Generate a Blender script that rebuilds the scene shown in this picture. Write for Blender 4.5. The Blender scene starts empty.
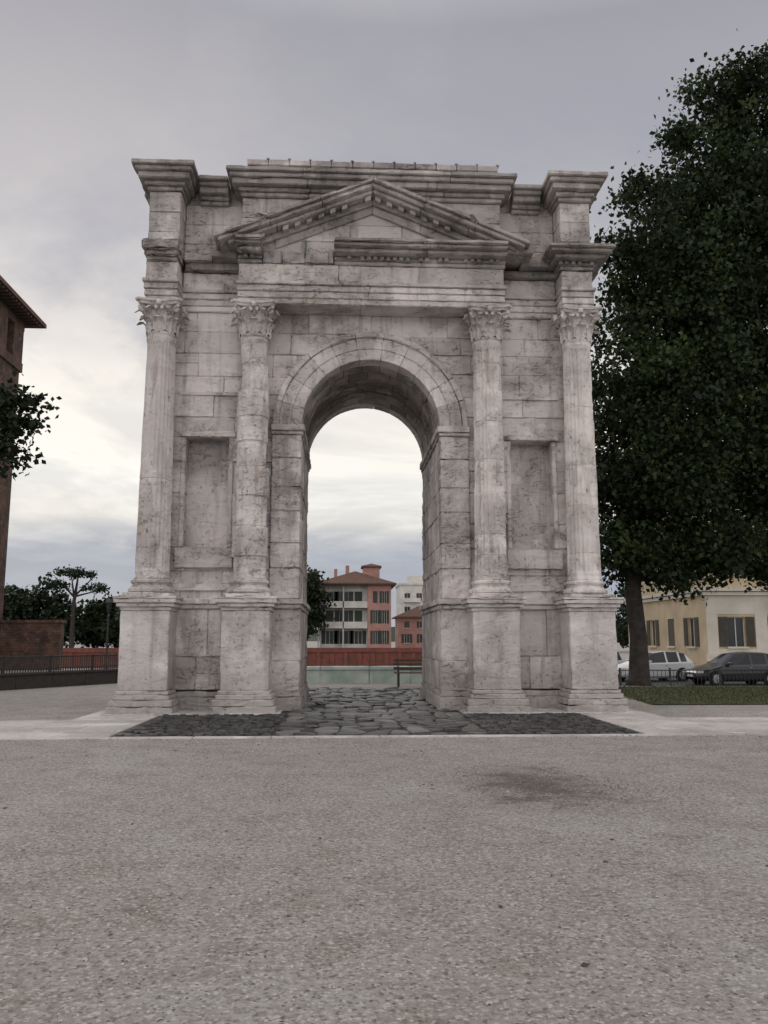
import bpy, math, random
import numpy as np
from mathutils import Vector, noise
random.seed(7); rng=np.random.default_rng(11)
sc=bpy.context.scene
R=math.radians
# ---------------------------------------------------------------- helpers
class MB:
    def __init__(s): s.v=[]; s.f=[]; s.a=[]; s.m=[]
    def add(s,vs,fs,a=None,m=0):
        o=len(s.v); s.v+=[tuple(p) for p in vs]
        s.f+=[tuple(i+o for i in f) for f in fs]
        a=random.random() if a is None else a
        s.a+=[a]*len(vs); s.m+=[m]*len(fs)
def empty(name):
    e=bpy.data.objects.new(name,None); sc.collection.objects.link(e); return e
def finish(mb,name,mats,parent=None,mirror=None,smooth=False):
    if not isinstance(mats,(list,tuple)): mats=[mats]
    v=list(mb.v); f=list(mb.f); a=list(mb.a); m=list(mb.m)
    if mirror is not None:
        n=len(v)
        v+=[(p[0],2*mirror-p[1],p[2]) for p in mb.v]
        f+=[tuple(i+n for i in reversed(q)) for q in mb.f]
        a+=[(x*7.31)%1 for x in mb.a]; m+=m
    me=bpy.data.meshes.new(name); me.from_pydata(v,[],f); 
    for t in mats: me.materials.append(t)
    me.polygons.foreach_set('material_index',m)
    if smooth: me.polygons.foreach_set('use_smooth',[True]*len(f))
    at=me.attributes.new('blk','FLOAT','POINT'); at.data.foreach_set('value',a)
    me.update()
    ob=bpy.data.objects.new(name,me); sc.collection.objects.link(ob)
    if parent: ob.parent=parent
    return ob
def coords(a,b,st,e):
    L=b-a
    if st is None or L<0.07: return [a,b]
    e=min(e,L*.2); n=max(1,int(round((L-2*e)/st)))
    return [a]+[a+e+(L-2*e)*i/n for i in range(n+1)]+[b]
def rbox(mb,x0,x1,y0,y1,z0,z1,st=.15,er=.012,fmap=None,a=None,m=0,chip=7):
    if x0>x1: x0,x1=x1,x0
    e=.014
    X=coords(x0,x1,st,e);Y=coords(y0,y1,st,e);Z=coords(z0,z1,st,e)
    idx={};vs=[];fs=[]
    sd=random.random()*50
    nx,ny,nz=len(X)-1,len(Y)-1,len(Z)-1
    def V(i,j,k):
        key=(i,j,k)
        if key in idx: return idx[key]
        p=[X[i],Y[j],Z[k]]
        ex=[(-1 if i==0 else 1 if i==nx else 0),(-1 if j==0 else 1 if j==ny else 0),(-1 if k==0 else 1 if k==nz else 0)]
        c=sum(1 for q in ex if q)
        if st is not None:
            q=Vector(p)*1.0
            n1=noise.noise(q*3.1+Vector((sd,0,0))); n2=noise.noise(q*9+Vector((0,sd,0)))
            if c==1: d=er*.45*n2+er*.6*n1+ (er*3*(n1-.35) if n1>.35 else 0)
            else:
                d=er*(.5+.6*n2)
                if n1>.2: d+=er*chip*(n1-.2)
                if c==3: d*=1.4
                d=max(d,0.001)
            for t in range(3):
                if ex[t]: p[t]-=ex[t]*d
        if fmap: p=fmap(p)
        idx[key]=len(vs); vs.append(p); return idx[key]
    for i in range(nx):
        for j in range(ny):
            fs.append((V(i,j,0),V(i,j+1,0),V(i+1,j+1,0),V(i+1,j,0)))
            fs.append((V(i,j,nz),V(i+1,j,nz),V(i+1,j+1,nz),V(i,j+1,nz)))
    for i in range(nx):
        for k in range(nz):
            fs.append((V(i,0,k),V(i+1,0,k),V(i+1,0,k+1),V(i,0,k+1)))
            fs.append((V(i,ny,k),V(i,ny,k+1),V(i+1,ny,k+1),V(i+1,ny,k)))
    for j in range(ny):
        for k in range(nz):
            fs.append((V(0,j,k),V(0,j,k+1),V(0,j+1,k+1),V(0,j+1,k)))
            fs.append((V(nx,j,k),V(nx,j+1,k),V(nx,j+1,k+1),V(nx,j,k+1)))
    mb.add(vs,fs,a,m)
def box(mb,x0,x1,y0,y1,z0,z1,a=None,m=0,fmap=None):
    rbox(mb,x0,x1,y0,y1,z0,z1,st=None,a=a,m=m,fmap=fmap)
def lathe(mb,cx,cy,prof,n=40,er=0.0,m=0):
    vs=[];fs=[]
    for (r,z) in prof:
        for i in range(n):
            t=2*math.pi*i/n
            rr=r+ (er*noise.noise(Vector((cx+math.cos(t)*2,cy+math.sin(t)*2,z*5))) if er else 0)
            vs.append((cx+rr*math.cos(t),cy+rr*math.sin(t),z))
    for k in range(len(prof)-1):
        for i in range(n):
            j=(i+1)%n
            fs.append((k*n+i,k*n+j,(k+1)*n+j,(k+1)*n+i))
    fs.append(tuple((len(prof)-1)*n+i for i in range(n)))
    mb.add(vs,fs,m=m)
def tube(mb,pts,rad,n=10,m=0,rough=0):
    vs=[];fs=[];pts=[Vector(p) for p in pts]
    for k,p in enumerate(pts):
        d=(pts[min(k+1,len(pts)-1)]-pts[max(k-1,0)]).normalized()
        u=d.cross(Vector((0,0,1)) if abs(d.z)<.9 else Vector((1,0,0))).normalized(); w=d.cross(u)
        for i in range(n):
            t=2*math.pi*i/n
            r=rad[k]*(1+rough*noise.noise(Vector((math.cos(t)*2,math.sin(t)*2,k*.7+p.x))))
            vs.append(p+u*(r*math.cos(t))+w*(r*math.sin(t)))
    for k in range(len(pts)-1):
        for i in range(n):
            j=(i+1)%n
            fs.append((k*n+i,k*n+j,(k+1)*n+j,(k+1)*n+i))
    fs.append(tuple(range(n))[::-1]); fs.append(tuple((len(pts)-1)*n+i for i in range(n)))
    mb.add(vs,fs,m=m)
# ---------------------------------------------------------------- materials
class NT:
    def __init__(s,name):
        s.mat=bpy.data.materials.new(name); s.mat.use_nodes=True
        s.t=s.mat.node_tree; s.b=s.t.nodes['Principled BSDF']; s.tc=s.n('ShaderNodeTexCoord')
        s.co=s.tc.outputs['Object']
    def n(s,ty,**k):
        o=s.t.nodes.new(ty)
        for a,b in k.items(): setattr(o,a,b)
        return o
    def l(s,a,b): s.t.links.new(a,b)
    def map(s,scale=(1,1,1),co=None):
        m=s.n('ShaderNodeMapping'); m.inputs['Scale'].default_value=scale; s.l(co or s.co,m.inputs['Vector']); return m.outputs[0]
    def noise(s,sc_,det=4,rough=.55,co=None,dist=0):
        o=s.n('ShaderNodeTexNoise'); o.inputs['Scale'].default_value=sc_; o.inputs['Detail'].default_value=det
        o.inputs['Roughness'].default_value=rough; o.inputs['Distortion'].default_value=dist
        s.l(co or s.co,o.inputs['Vector']); return o.outputs['Fac']
    def ramp(s,fac,stops):
        o=s.n('ShaderNodeValToRGB'); s.l(fac,o.inputs[0]); e=o.color_ramp.elements
        while len(e)<len(stops): e.new(.5)
        for i,(p,c) in enumerate(stops):
            e[i].position=p; e[i].color=(c,c,c,1) if not hasattr(c,'__len__') else (*c,1)
        return o.outputs[0]
    def mix(s,a,b,fac,mode='MIX'):
        o=s.n('ShaderNodeMix',data_type='RGBA',blend_type=mode)
        for v,i in ((fac,0),(a,6),(b,7)):
            if hasattr(v,'is_linked'): s.l(v,o.inputs[i])
            elif i==0: o.inputs[0].default_value=v
            else: o.inputs[i].default_value=(*v,1) if len(v)==3 else v
        return o.outputs[2]
    def math(s,op,a,b=0,c=None):
        o=s.n('ShaderNodeMath',operation=op)
        for i,v in enumerate((a,b)):
            if hasattr(v,'is_linked'): s.l(v,o.inputs[i])
            else: o.inputs[i].default_value=v
        return o.outputs[0]
    def attr(s,name='blk'):
        o=s.n('ShaderNodeAttribute',attribute_name=name); return o.outputs['Fac']
    def col(s,c): s.l(c,s.b.inputs['Base Color']) if hasattr(c,'is_linked') else setattr(s.b.inputs['Base Color'],'default_value',(*c,1))
    def bump(s,h,dist=.01,strength=1,prev=None):
        o=s.n('ShaderNodeBump'); o.inputs['Distance'].default_value=dist; o.inputs['Strength'].default_value=strength
        s.l(h,o.inputs['Height'])
        if prev: s.l(prev,o.inputs['Normal'])
        s.l(o.outputs[0],s.b.inputs['Normal']); return o.outputs[0]
    def rough(s,v): s.b.inputs['Roughness'].default_value=v
def stone_mat(name,base=(.66,.615,.595),grime=1.0,crack=1.0,var=.17,foot=.0):
    s=NT(name); s.rough(.9); s.b.inputs['Specular IOR Level'].default_value=.25
    b=s.attr()
    c=s.ramp(b,[(0,tuple(x*(1-var*1.5) for x in base)),(.22,(base[0]*.90,base[1]*.90,base[2]*.92)),(.6,base),(1,tuple(min(1,x*(1+var*.7)) for x in base))])
    n=s.noise(.7,6,.6,dist=.5); c=s.mix(c,(base[0]*.46,base[1]*.45,base[2]*.45),s.ramp(n,[(.44,0),(.62,.8*grime)]))
    st=s.noise(1.0,5,.62,co=s.map((3.0,3.0,.28)),dist=.4)
    c=s.mix(c,(.15,.145,.145),s.ramp(st,[(.53,0),(.70,.6*grime)]))
    br=s.noise(1.3,4,.55); c=s.mix(c,(.38,.31,.26),s.ramp(br,[(.55,0),(.74,.4)]))
    c=s.mix(c,(.80,.76,.73),s.ramp(br,[(.28,.65),(.43,0)]))
    cr=s.noise(1.4,5,.6,co=s.map((1,1,2.8)),dist=.8)
    crk=s.ramp(cr,[(.480,0),(.488,.8*crack),(.496,0)]) 
    p=s.noise(13,4,.7)
    ck=s.math('MULTIPLY',crk,s.ramp(n,[(.44,0),(.56,1)]))
    c=s.mix(c,(.07,.065,.06),ck)
    pit=s.math('MULTIPLY',s.ramp(p,[(.60,0),(.68,.75)]),s.ramp(n,[(.36,.25),(.56,1)]))
    c=s.mix(c,(.13,.12,.115),pit)
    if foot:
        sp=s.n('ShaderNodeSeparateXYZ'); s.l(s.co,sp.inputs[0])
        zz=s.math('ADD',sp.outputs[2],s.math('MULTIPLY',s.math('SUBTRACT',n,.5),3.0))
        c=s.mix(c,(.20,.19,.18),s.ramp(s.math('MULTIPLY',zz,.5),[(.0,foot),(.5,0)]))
    s.col(c)
    h=s.math('SUBTRACT',s.math('MULTIPLY',cr,1.6),s.math('ADD',pit,ck))
    s.bump(h,.045,.6)
    return s.mat
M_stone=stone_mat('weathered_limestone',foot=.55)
M_column=stone_mat('column_marble',(.72,.675,.65),grime=.7)
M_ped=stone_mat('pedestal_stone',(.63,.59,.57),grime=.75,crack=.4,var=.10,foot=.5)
M_cornice=stone_mat('dark_weathered_limestone',(.44,.41,.395),grime=1.15)
M_attic=stone_mat('attic_limestone',(.57,.53,.515),grime=1.1)
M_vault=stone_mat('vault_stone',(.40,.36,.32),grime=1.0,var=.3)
def simple(name,c,rough=.7,metal=0,var=.25,scale=6,bump=.004):
    s=NT(name); s.rough(rough); s.b.inputs['Metallic'].default_value=metal
    n=s.noise(scale,4,.6)
    s.col(s.mix(tuple(x*(1-var) for x in c),tuple(min(1,x*(1+var)) for x in c),s.ramp(n,[(.3,0),(.7,1)])))
    if bump: s.bump(n,bump,.6)
    return s.mat
M_iron=simple('dark_iron',(.03,.03,.032),.5)
M_wood=simple('bench_wood',(.10,.07,.05),.7,scale=12)
M_glass=simple('window_glass',(.03,.035,.04),.15,bump=0)
M_wframe=simple('window_frame',(.5,.48,.44),.6)
M_shut=simple('shutter_paint',(.07,.06,.045),.7)
M_white=simple('white_render',(.56,.54,.51),.8,var=.16,scale=.9)
M_cream=simple('cream_render',(.60,.56,.49),.85,var=.16,scale=.7)
M_yellow=simple('pale_ochre_render',(.52,.42,.28),.85,var=.2,scale=.7)
M_pink=simple('pink_render',(.38,.21,.18),.85,var=.18,scale=.8)
M_green_sh=simple('green_shutter',(.035,.05,.04),.7)
def roof_mat():
    s=NT('terracotta_tiles'); s.rough(.9)
    w=s.n('ShaderNodeTexWave'); w.inputs['Scale'].default_value=1.6; w.inputs['Distortion'].default_value=.6; s.l(s.co,w.inputs['Vector'])
    n=s.noise(2.2,4,.6)
    s.col(s.mix((.17,.085,.06),(.085,.055,.045),s.ramp(n,[(.35,0),(.7,1)])))
    s.bump(w.outputs['Fac'],.08,.8); return s.mat
M_roof=roof_mat()
def brick_mat(name,c1,c2,scale=1.0,dk=.8,pale=.5):
    s=NT(name); s.rough(.92)
    o=s.n('ShaderNodeTexBrick'); o.inputs['Scale'].default_value=scale
    o.inputs['Color1'].default_value=(*c1,1); o.inputs['Color2'].default_value=(*c2,1); o.inputs['Mortar'].default_value=(.20,.16,.14,1)
    o.inputs['Brick Width'].default_value=.28; o.inputs['Row Height'].default_value=.08; o.inputs['Mortar Size'].default_value=.008
    sp=s.n('ShaderNodeSeparateXYZ'); s.l(s.co,sp.inputs[0])
    cb=s.n('ShaderNodeCombineXYZ'); s.l(s.math('ADD',sp.outputs[0],sp.outputs[1]),cb.inputs[0]); s.l(sp.outputs[2],cb.inputs[1])
    s.l(cb.outputs[0],o.inputs['Vector'])
    n=s.noise(1.1,6,.75)
    c=s.mix(o.outputs['Color'],(.05,.036,.03),s.ramp(n,[(.40,0),(.60,dk)]))
    c=s.mix(c,(.27,.20,.15),s.ramp(s.noise(3.4,5,.7),[(.55,0),(.66,pale)]))
    s.col(c); s.bump(s.math('SUBTRACT',n,o.outputs['Fac']),.05,.7); return s.mat
M_brick=brick_mat('castle_brick',(.19,.085,.055),(.12,.06,.042),dk=.9,pale=.6)
M_redwall=brick_mat('river_wall_brick',(.32,.075,.055),(.26,.07,.05),dk=.4,pale=.2)
def gravel_mat():
    s=NT('pale_gravel'); s.rough(.95); s.b.inputs['Specular IOR Level'].default_value=.2
    big=s.noise(.35,5,.65,dist=.4)
    c=s.ramp(big,[(.36,(.385,.362,.345)),(.5,(.35,.322,.292)),(.64,(.41,.39,.37))])
    mid=s.noise(1.9,5,.7)
    c=s.mix(c,(.235,.205,.17),s.ramp(mid,[(.47,0),(.70,.75)]))
    fn=s.noise(22,5,.8)
    c=s.mix(c,(.13,.115,.105),s.ramp(fn,[(.50,0),(.66,.75)]))
    c=s.mix(c,(.62,.595,.57),s.ramp(fn,[(.32,.7),(.46,0)]))
    v=s.n('ShaderNodeTexVoronoi'); v.inputs['Scale'].default_value=60; s.l(s.co,v.inputs['Vector'])
    sp=s.n('ShaderNodeSeparateColor'); s.l(v.outputs['Color'],sp.inputs[0])
    c=s.mix(c,(.68,.66,.63),s.ramp(sp.outputs[0],[(.78,0),(1,.6)]))
    c=s.mix(c,(.07,.065,.06),s.ramp(sp.outputs[1],[(.84,0),(1,.7)]))
    vm=s.n('ShaderNodeVectorMath',operation='DISTANCE')
    mp=s.n('ShaderNodeMapping'); mp.inputs['Rotation'].default_value=(0,0,R(20)); mp.inputs['Scale'].default_value=(1,.62,1); s.l(s.co,mp.inputs['Vector'])
    s.l(mp.outputs[0],vm.inputs[0])
    px,py=1.45,-9.4*.62; ca,sa=math.cos(R(20)),math.sin(R(20)); vm.inputs[1].default_value=(px*ca-py*sa,px*sa+py*ca,0)
    d=s.math('ADD',vm.outputs['Value'],s.math('MULTIPLY',s.math('SUBTRACT',mid,.5),3.6))
    d=s.math('ADD',d,s.math('MULTIPLY',s.math('SUBTRACT',fn,.5),3.6))
    c=s.mix(c,(.105,.085,.065),s.ramp(d,[(.1,.85),(.75,0)]))
    s.col(c); s.bump(s.math('ADD',s.math('MULTIPLY',fn,1.2),s.math('MULTIPLY',mid,2.4)),.035,.7); return s.mat
M_gravel=gravel_mat()
M_slab=stone_mat('pale_paving',(.58,.55,.53),grime=.45,crack=.3)
def basalt(name,k=1):
    s=NT(name); s.rough(.5)
    b=s.attr(); c=s.ramp(b,[(0,(.04*k,.04*k,.042*k)),(.6,(.10*k,.097*k,.095*k)),(1,(.22*k,.21*k,.20*k))])
    n=s.noise(9,5,.7); c=s.mix(c,(.26*k,.25*k,.23*k),s.ramp(n,[(.5,0),(.75,.6)]))
    s.col(c); s.bump(n,.04,.9); return s.mat
M_basalt=basalt('basalt_slabs',.85); M_cobble=basalt('basalt_cobbles',.42)
M_bed=simple('dark_grit',(.05,.046,.042),.95,scale=30,var=.5,bump=.02)
def grass_mat():
    s=NT('grass'); s.rough(.9); n=s.noise(3,5,.7); f=s.noise(60,3,.7)
    c=s.mix((.06,.08,.025),(.13,.12,.055),s.ramp(n,[(.35,0),(.7,1)])); c=s.mix(c,(.03,.045,.015),s.ramp(f,[(.45,0),(.7,.6)]))
    s.col(c); s.bump(f,.04,1); return s.mat
M_grass=grass_mat()
M_asphalt=simple('asphalt',(.05,.05,.052),.9,scale=20)
def leaf_mat(name,c1,c2,tr=.2):
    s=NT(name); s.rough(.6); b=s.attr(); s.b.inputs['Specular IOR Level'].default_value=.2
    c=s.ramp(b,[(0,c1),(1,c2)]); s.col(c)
    if tr:
        o=[n for n in s.t.nodes if n.type=='OUTPUT_MATERIAL'][0]
        t=s.n('ShaderNodeBsdfTranslucent'); s.l(c,t.inputs[0]); m=s.n('ShaderNodeMixShader'); m.inputs[0].default_value=tr
        s.l(s.b.outputs[0],m.inputs[1]); s.l(t.outputs[0],m.inputs[2]); s.l(m.outputs[0],o.inputs[0])
    return s.mat
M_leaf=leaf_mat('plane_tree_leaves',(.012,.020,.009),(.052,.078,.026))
M_leafd=leaf_mat('dark_leaves',(.012,.020,.01),(.032,.048,.020),0)
M_bark=simple('bark',(.040,.034,.029),.95,scale=5,var=.5,bump=.05)
def water():
    s=NT('river_water'); s.rough(.12); s.col((.04,.06,.045)); s.bump(s.noise(.8,3,.6),.1,.5); return s.mat
M_water=water()
# ---------------------------------------------------------------- ground
QX=8.0
def ground():
    xs=sorted(set([-1500,-700,-300,-150,-80.2,-80,-60,-40,-30,-22,-16,-12,-9,-7.7,-7.5,-5,-2,0,2,4,6,7,8,8.2,10,12,14,16,16.2,20,25,30,40,60,100,200,400,800,1500]))
    ys=sorted(set([-600,-200,-80,-40,-25,-15,-10,-5,0,4,8,9,10,11,12.2,12.4,13,14,15,18,22,27.8,28,35,50,80,107.8,108,115,130,160,220,400,900,2500]))
    def h(x,y):
        z=0
        if 12.3<y<107.9 and -7.6<x<8.1: z=-5
        elif 27.9<y<107.9 and -80.1<x<16.1: z=-5
        elif x>8.1 and y>9 :
            t=min(1,(y-9)/6)*min(1,(x-6)/4); z=-.55*t*t*(3-2*t)
        return z
    vs=[(x,y,h(x,y)) for y in ys for x in xs]; n=len(xs)
    fs=[(j*n+i,j*n+i+1,(j+1)*n+i+1,(j+1)*n+i) for j in range(len(ys)-1) for i in range(n-1)]
    mb=MB(); mb.add(vs,fs); finish(mb,'ground',M_gravel)
ground()
def sheet(name,pts,z,mat):
    mb=MB(); mb.add([(x,y,z) for x,y in pts],[tuple(range(len(pts)))]); return finish(mb,name,mat)
sheet('river',[(-80,12.4),(16,12.4),(16,107.8),(-80,107.8)],-4.4,M_water)
pv=MB()
def slabs(x0,x1,y0,y1):
    y=y0;r=0
    while y<y1-.05:
        hh=min(.75,y1-y); x=x0-(r%2)*.5
        while x<x1:
            w=random.uniform(.9,1.5); xa=max(x,x0);xb=min(x+w,x1)
            if xb-xa>.05: box(pv,xa+.003,xb-.003,y+.003,y+hh-.003,-.05,.012+random.random()*.005)
            x+=w
        y+=hh; r+=1
slabs(-13,-4.25,-4.85,-2.0); slabs(4.25,9.5,-4.85,-2.0)
slabs(-5.7,-4.25,-2.0,5.4); slabs(4.25,5.7,-2.0,5.4)
finish(pv,'stone_pavement',M_slab)
kb=MB()
x=-26
while x<26:
    w=random.uniform(1.1,1.7); rbox(kb,x+.004,x+w-.004,-5.02,-4.87,-.08,.025,st=.2,er=.006); x+=w
finish(kb,'pavement_kerb',M_slab)
rd=empty('basalt_road')
mb=MB(); mb.add([(-4.22,-4.85,.008),(4.22,-4.85,.008),(4.22,5.2,.008),(-4.22,5.2,.008)],[(0,1,2,3)])
mb.add([(-1.9,5.2,.008),(1.9,5.2,.008),(1.9,8.4,.008),(-1.9,8.4,.008)],[(0,1,2,3)])
finish(mb,'bed',M_bed,rd)
def setts(st,x0,x1,y0,y1,cx,cy,h,jit=.3,skip=0):
    nx=int((x1-x0)/cx);ny=int((y1-y0)/cy)
    P={}
    for i in range(nx+1):
        for j in range(ny+1):
            jx=random.uniform(-.1,.3)*cx*(1 if i==0 else -1) if i in(0,nx) else random.uniform(-jit,jit)*cx; jy=0 if j in (0,ny) else random.uniform(-jit,jit)*cy
            off=(.5*cx if j%2 and 0<i<nx else 0)
            P[i,j]=(x0+(x1-x0)*i/nx+jx+off*.6,y0+(y1-y0)*j/ny+jy)
    for i in range(nx):
        for j in range(ny):
            if random.random()<skip: continue
            q=[Vector(P[a]) for a in((i,j),(i+1,j),(i+1,j+1),(i,j+1))]; c=sum(q,Vector((0,0)))/4
            hh=h*random.uniform(.5,1.2); tl=(random.uniform(-.014,.014),random.uniform(-.014,.014))
            o=[]
            for k in range(4):
                a=q[k];b=q[(k+1)%4]; o+= [a.lerp(b,random.uniform(.1,.28)),a.lerp(b,random.uniform(.72,.9))]
            vs=[];N=8
            for s_,z in ((.94,.0),(.91,hh*.7),(.80,hh*.96),(.45,hh*1.04)):
                for p in o:
                    w=c+(p-c)*s_; vs.append((w.x,w.y,z+tl[0]*(w.x-c.x)*6+tl[1]*(w.y-c.y)*6))
            fs=[]
            for r in range(3):
                for k in range(N): fs.append((r*N+k,r*N+(k+1)%N,(r+1)*N+(k+1)%N,(r+1)*N+k))
            fs.append(tuple(3*N+k for k in range(N)))
            st.add(vs,fs)
st=MB(); setts(st,-1.7,1.75,-4.8,8.3,.34,.40,.05,.38,.05); finish(st,'slabs',M_basalt,rd)
st=MB()
setts(st,-4.15,-1.72,-4.8,-1.15,.13,.13,.045,.45,.14); setts(st,1.77,4.15,-4.8,-1.15,.13,.13,.045,.45,.14)
finish(st,'cobbles',M_cobble,rd)
sheet('grass_lawn',[(6.6,1.2),(40,1.2),(40,8.6),(7.6,8.6)],.02,M_grass)
gb=MB(); n=22000; gx=rng.uniform(6.6,22,n); gy=rng.uniform(1.1,8.7,n)
vs=[];fs=[]
for i in range(n):
    t=random.random()*6.28;h=random.uniform(.02,.06); dx,dy=math.cos(t)*.012,math.sin(t)*.012; x,y=gx[i],gy[i]
    o=len(vs); vs+=[(x-dx,y-dy,.02),(x+dx,y+dy,.02),(x+random.uniform(-.03,.03),y+random.uniform(-.03,.03),.02+h)]; fs.append((o,o+1,o+2))
gb.add(vs,fs); finish(gb,'grass_blades',M_grass)
pb=MB()
for i in range(9500):
    if i<7000: y=-17+12*random.random()**1.2; x=random.uniform(-7,7)*(.25+.75*(y+17)/12+.15); s_=random.uniform(.004,.012)*(1.9 if random.random()<.04 else 1)
    elif i<8700: x=1.45+random.gauss(0,.55); y=-9.4+random.gauss(0,.6)-(x-1.45)*.35; s_=random.uniform(.006,.015)
    else: x=random.uniform(-8,8); y=-5.1-random.random()**2*2; s_=random.uniform(.008,.02)
    oct_=[(1,0,0),(0,1,0),(-1,0,0),(0,-1,0),(0,0,.7),(.6,.6,.4),(-.6,.6,.35),(-.6,-.6,.4),(.6,-.6,.35)]
    t=random.random()*6
    vs=[(x+s_*(a*math.cos(t)-b*math.sin(t)*.7),y+s_*(a*math.sin(t)+b*math.cos(t)*.7),c*s_) for a,b,c in oct_]
    pb.add(vs,[(0,5,4),(5,1,4),(1,6,4),(6,2,4),(2,7,4),(7,3,4),(3,8,4),(8,0,4)],a=random.random()*(.4 if 7000<=i<8700 else 1))
s=NT('pebbles'); s.rough(.9); s.col(s.ramp(s.attr(),[(0,(.11,.10,.095)),(.6,(.34,.32,.30)),(1,(.60,.57,.54))]))
finish(pb,'gravel_pebbles',s.mat)
lf=MB()
for i in range(90):
    y=random.uniform(-16,-5.5); x=random.uniform(-6,6); t=random.random()*6.28; q=random.uniform(.012,.028); c_,s_=math.cos(t)*q,math.sin(t)*q
    lf.add([(x-c_,y-s_,.006),(x-s_*.5,y+c_*.5,.014),(x+c_,y+s_,.008),(x+s_*.5,y-c_*.5,.003)],[(0,1,2,3)])
finish(lf,'fallen_leaves',simple('dry_leaf',(.07,.05,.03),.8))
# ---------------------------------------------------------------- triumphal arch
ARCH=empty('triumphal_arch')
W=4.7; SPR=6.25; RI=1.55
wall=MB()
def course(x0,x1,z0,z1,sgn,y0=0.,y1=.4,lmin=.7,lmax=1.9,er=.018):
    x=x0
    a,b=sorted((sgn*(x0+.03),sgn*(x1-.03))); box(wall,a,b,y0+.035,y1-.01,z0,z1,a=.3)
    while x<x1-1e-6:
        w=random.uniform(lmin,lmax)
        if x1-(x+w)<.4: w=x1-x
        j=random.uniform(-.02,.012)
        a,b=sorted((sgn*(x+.001),sgn*(x+w-.001)))
        e_=er*random.choice((.5,.8,1,2.2))
        if z1-z0>.5 and random.random()<.25 and w>.6:
            zm=z0+(z1-z0)*random.uniform(.35,.65)
            rbox(wall,a,b,y0+j,y1,z0+.001,zm-.001,er=er); rbox(wall,a,b,y0+j+.012,y1,zm+.001,z1-.001,er=er*1.8)
        else: rbox(wall,a,b,y0+j,y1,z0+.001,z1-.001,er=e_)
        x+=w
zsL={-1:[2.38,2.98,3.5,4.22,4.7,5.4,5.95,6.42,6.95,7.36,7.9,8.4,8.86],1:[2.38,2.9,3.5,4.05,4.75,5.25,5.95,6.5,6.95,7.5,7.95,8.36,8.86]}
for sgn in(-1,1):
    zs=zsL[sgn]
    for k in range(len(zs)-1):
        z0,z1=zs[k],zs[k+1]
        if z1<=5.96:
            if z0>=3.49:
                course(2.2,3.15,z0,z1,sgn,lmin=.9,lmax=1); course(4.1,W,z0,z1,sgn)
            else: course(2.2,W,z0,z1,sgn)
        else:
            a=max(0,z0-SPR); b=max(0,z1-SPR)
            if a>=1.6: xs_=0.0
            else:
                lo=math.sqrt(1.62**2-a*a); hi=math.sqrt(max(.0001,2.16**2-b*b)) if b<2.16 else lo
                xs_=(lo+hi)/2 if hi>lo else lo
            course(xs_,W,z0,z1,sgn)
    for z0,z1 in((.45,1.15),(1.15,2.16)): course(2.2,W,z0,z1,sgn)
    rbox(wall,*sorted((sgn*3.0,sgn*4.25)),-.12,.02,3.04,3.48,er=.045)
    rbox(wall,*sorted((sgn*2.95,sgn*4.3)),-.07,.02,2.55,2.7,er=.025)
    for a,b in((3.05,3.15),(4.1,4.2)): rbox(wall,*sorted((sgn*a,sgn*b)),-.03,.1,3.5,5.95,er=.022)
    rbox(wall,*sorted((sgn*3.0,sgn*4.25)),-.07,.1,5.955,6.08,er=.03)
    rbox(wall,*sorted((sgn*2.95,sgn*4.3)),-.045,.02,6.9,7.0,er=.035)
    zz=[.0,.55,1.1,1.6,2.16]+zs[1:]
    for k in range(len(zz)-1):
        z0,z1=zz[k],zz[k+1]; y=.4
        while y<1.99:
            w=min(random.uniform(.6,1.0),2.0-y)
            if 2.0-(y+w)<.3: w=2.0-y
            if w>.02: rbox(wall,*sorted((sgn*4.38,sgn*(W+random.uniform(-.01,.01)))),y+.002,y+w-.002,z0+.002,z1-.002)
            y+=w
finish(wall,'ashlar_wall',M_stone,ARCH,mirror=2.0)
core=MB()
for sgn in(-1,1): box(core,*sorted((sgn*1.9,sgn*4.4)),.35,2.0,0,SPR)
N=24; vs=[];fs=[]
for i in range(N+1):
    t=math.pi*i/N; X=1.9*math.cos(t); Z=SPR+1.9*math.sin(t)
    vs+=[(X,.35,Z),(X,.35,8.9),(X,2,Z),(X,2,8.9)]
for i in range(N):
    o=i*4; fs+=[(o,o+4,o+5,o+1),(o+2,o+3,o+7,o+6),(o,o+2,o+6,o+4)]
core.add(vs,fs)
for sgn in(-1,1): box(core,*sorted((sgn*1.9,sgn*4.4)),.35,2.0,SPR,8.9)
box(core,-4.64,4.64,.1,2.0,8.86,12.0)
finish(core,'core',M_stone,ARCH,mirror=2.0)
pier=MB()
pz=[.42,1.05,2.16]; pz2=[2.38,3.05,3.6,4.3,4.85,5.5,6.02]
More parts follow.
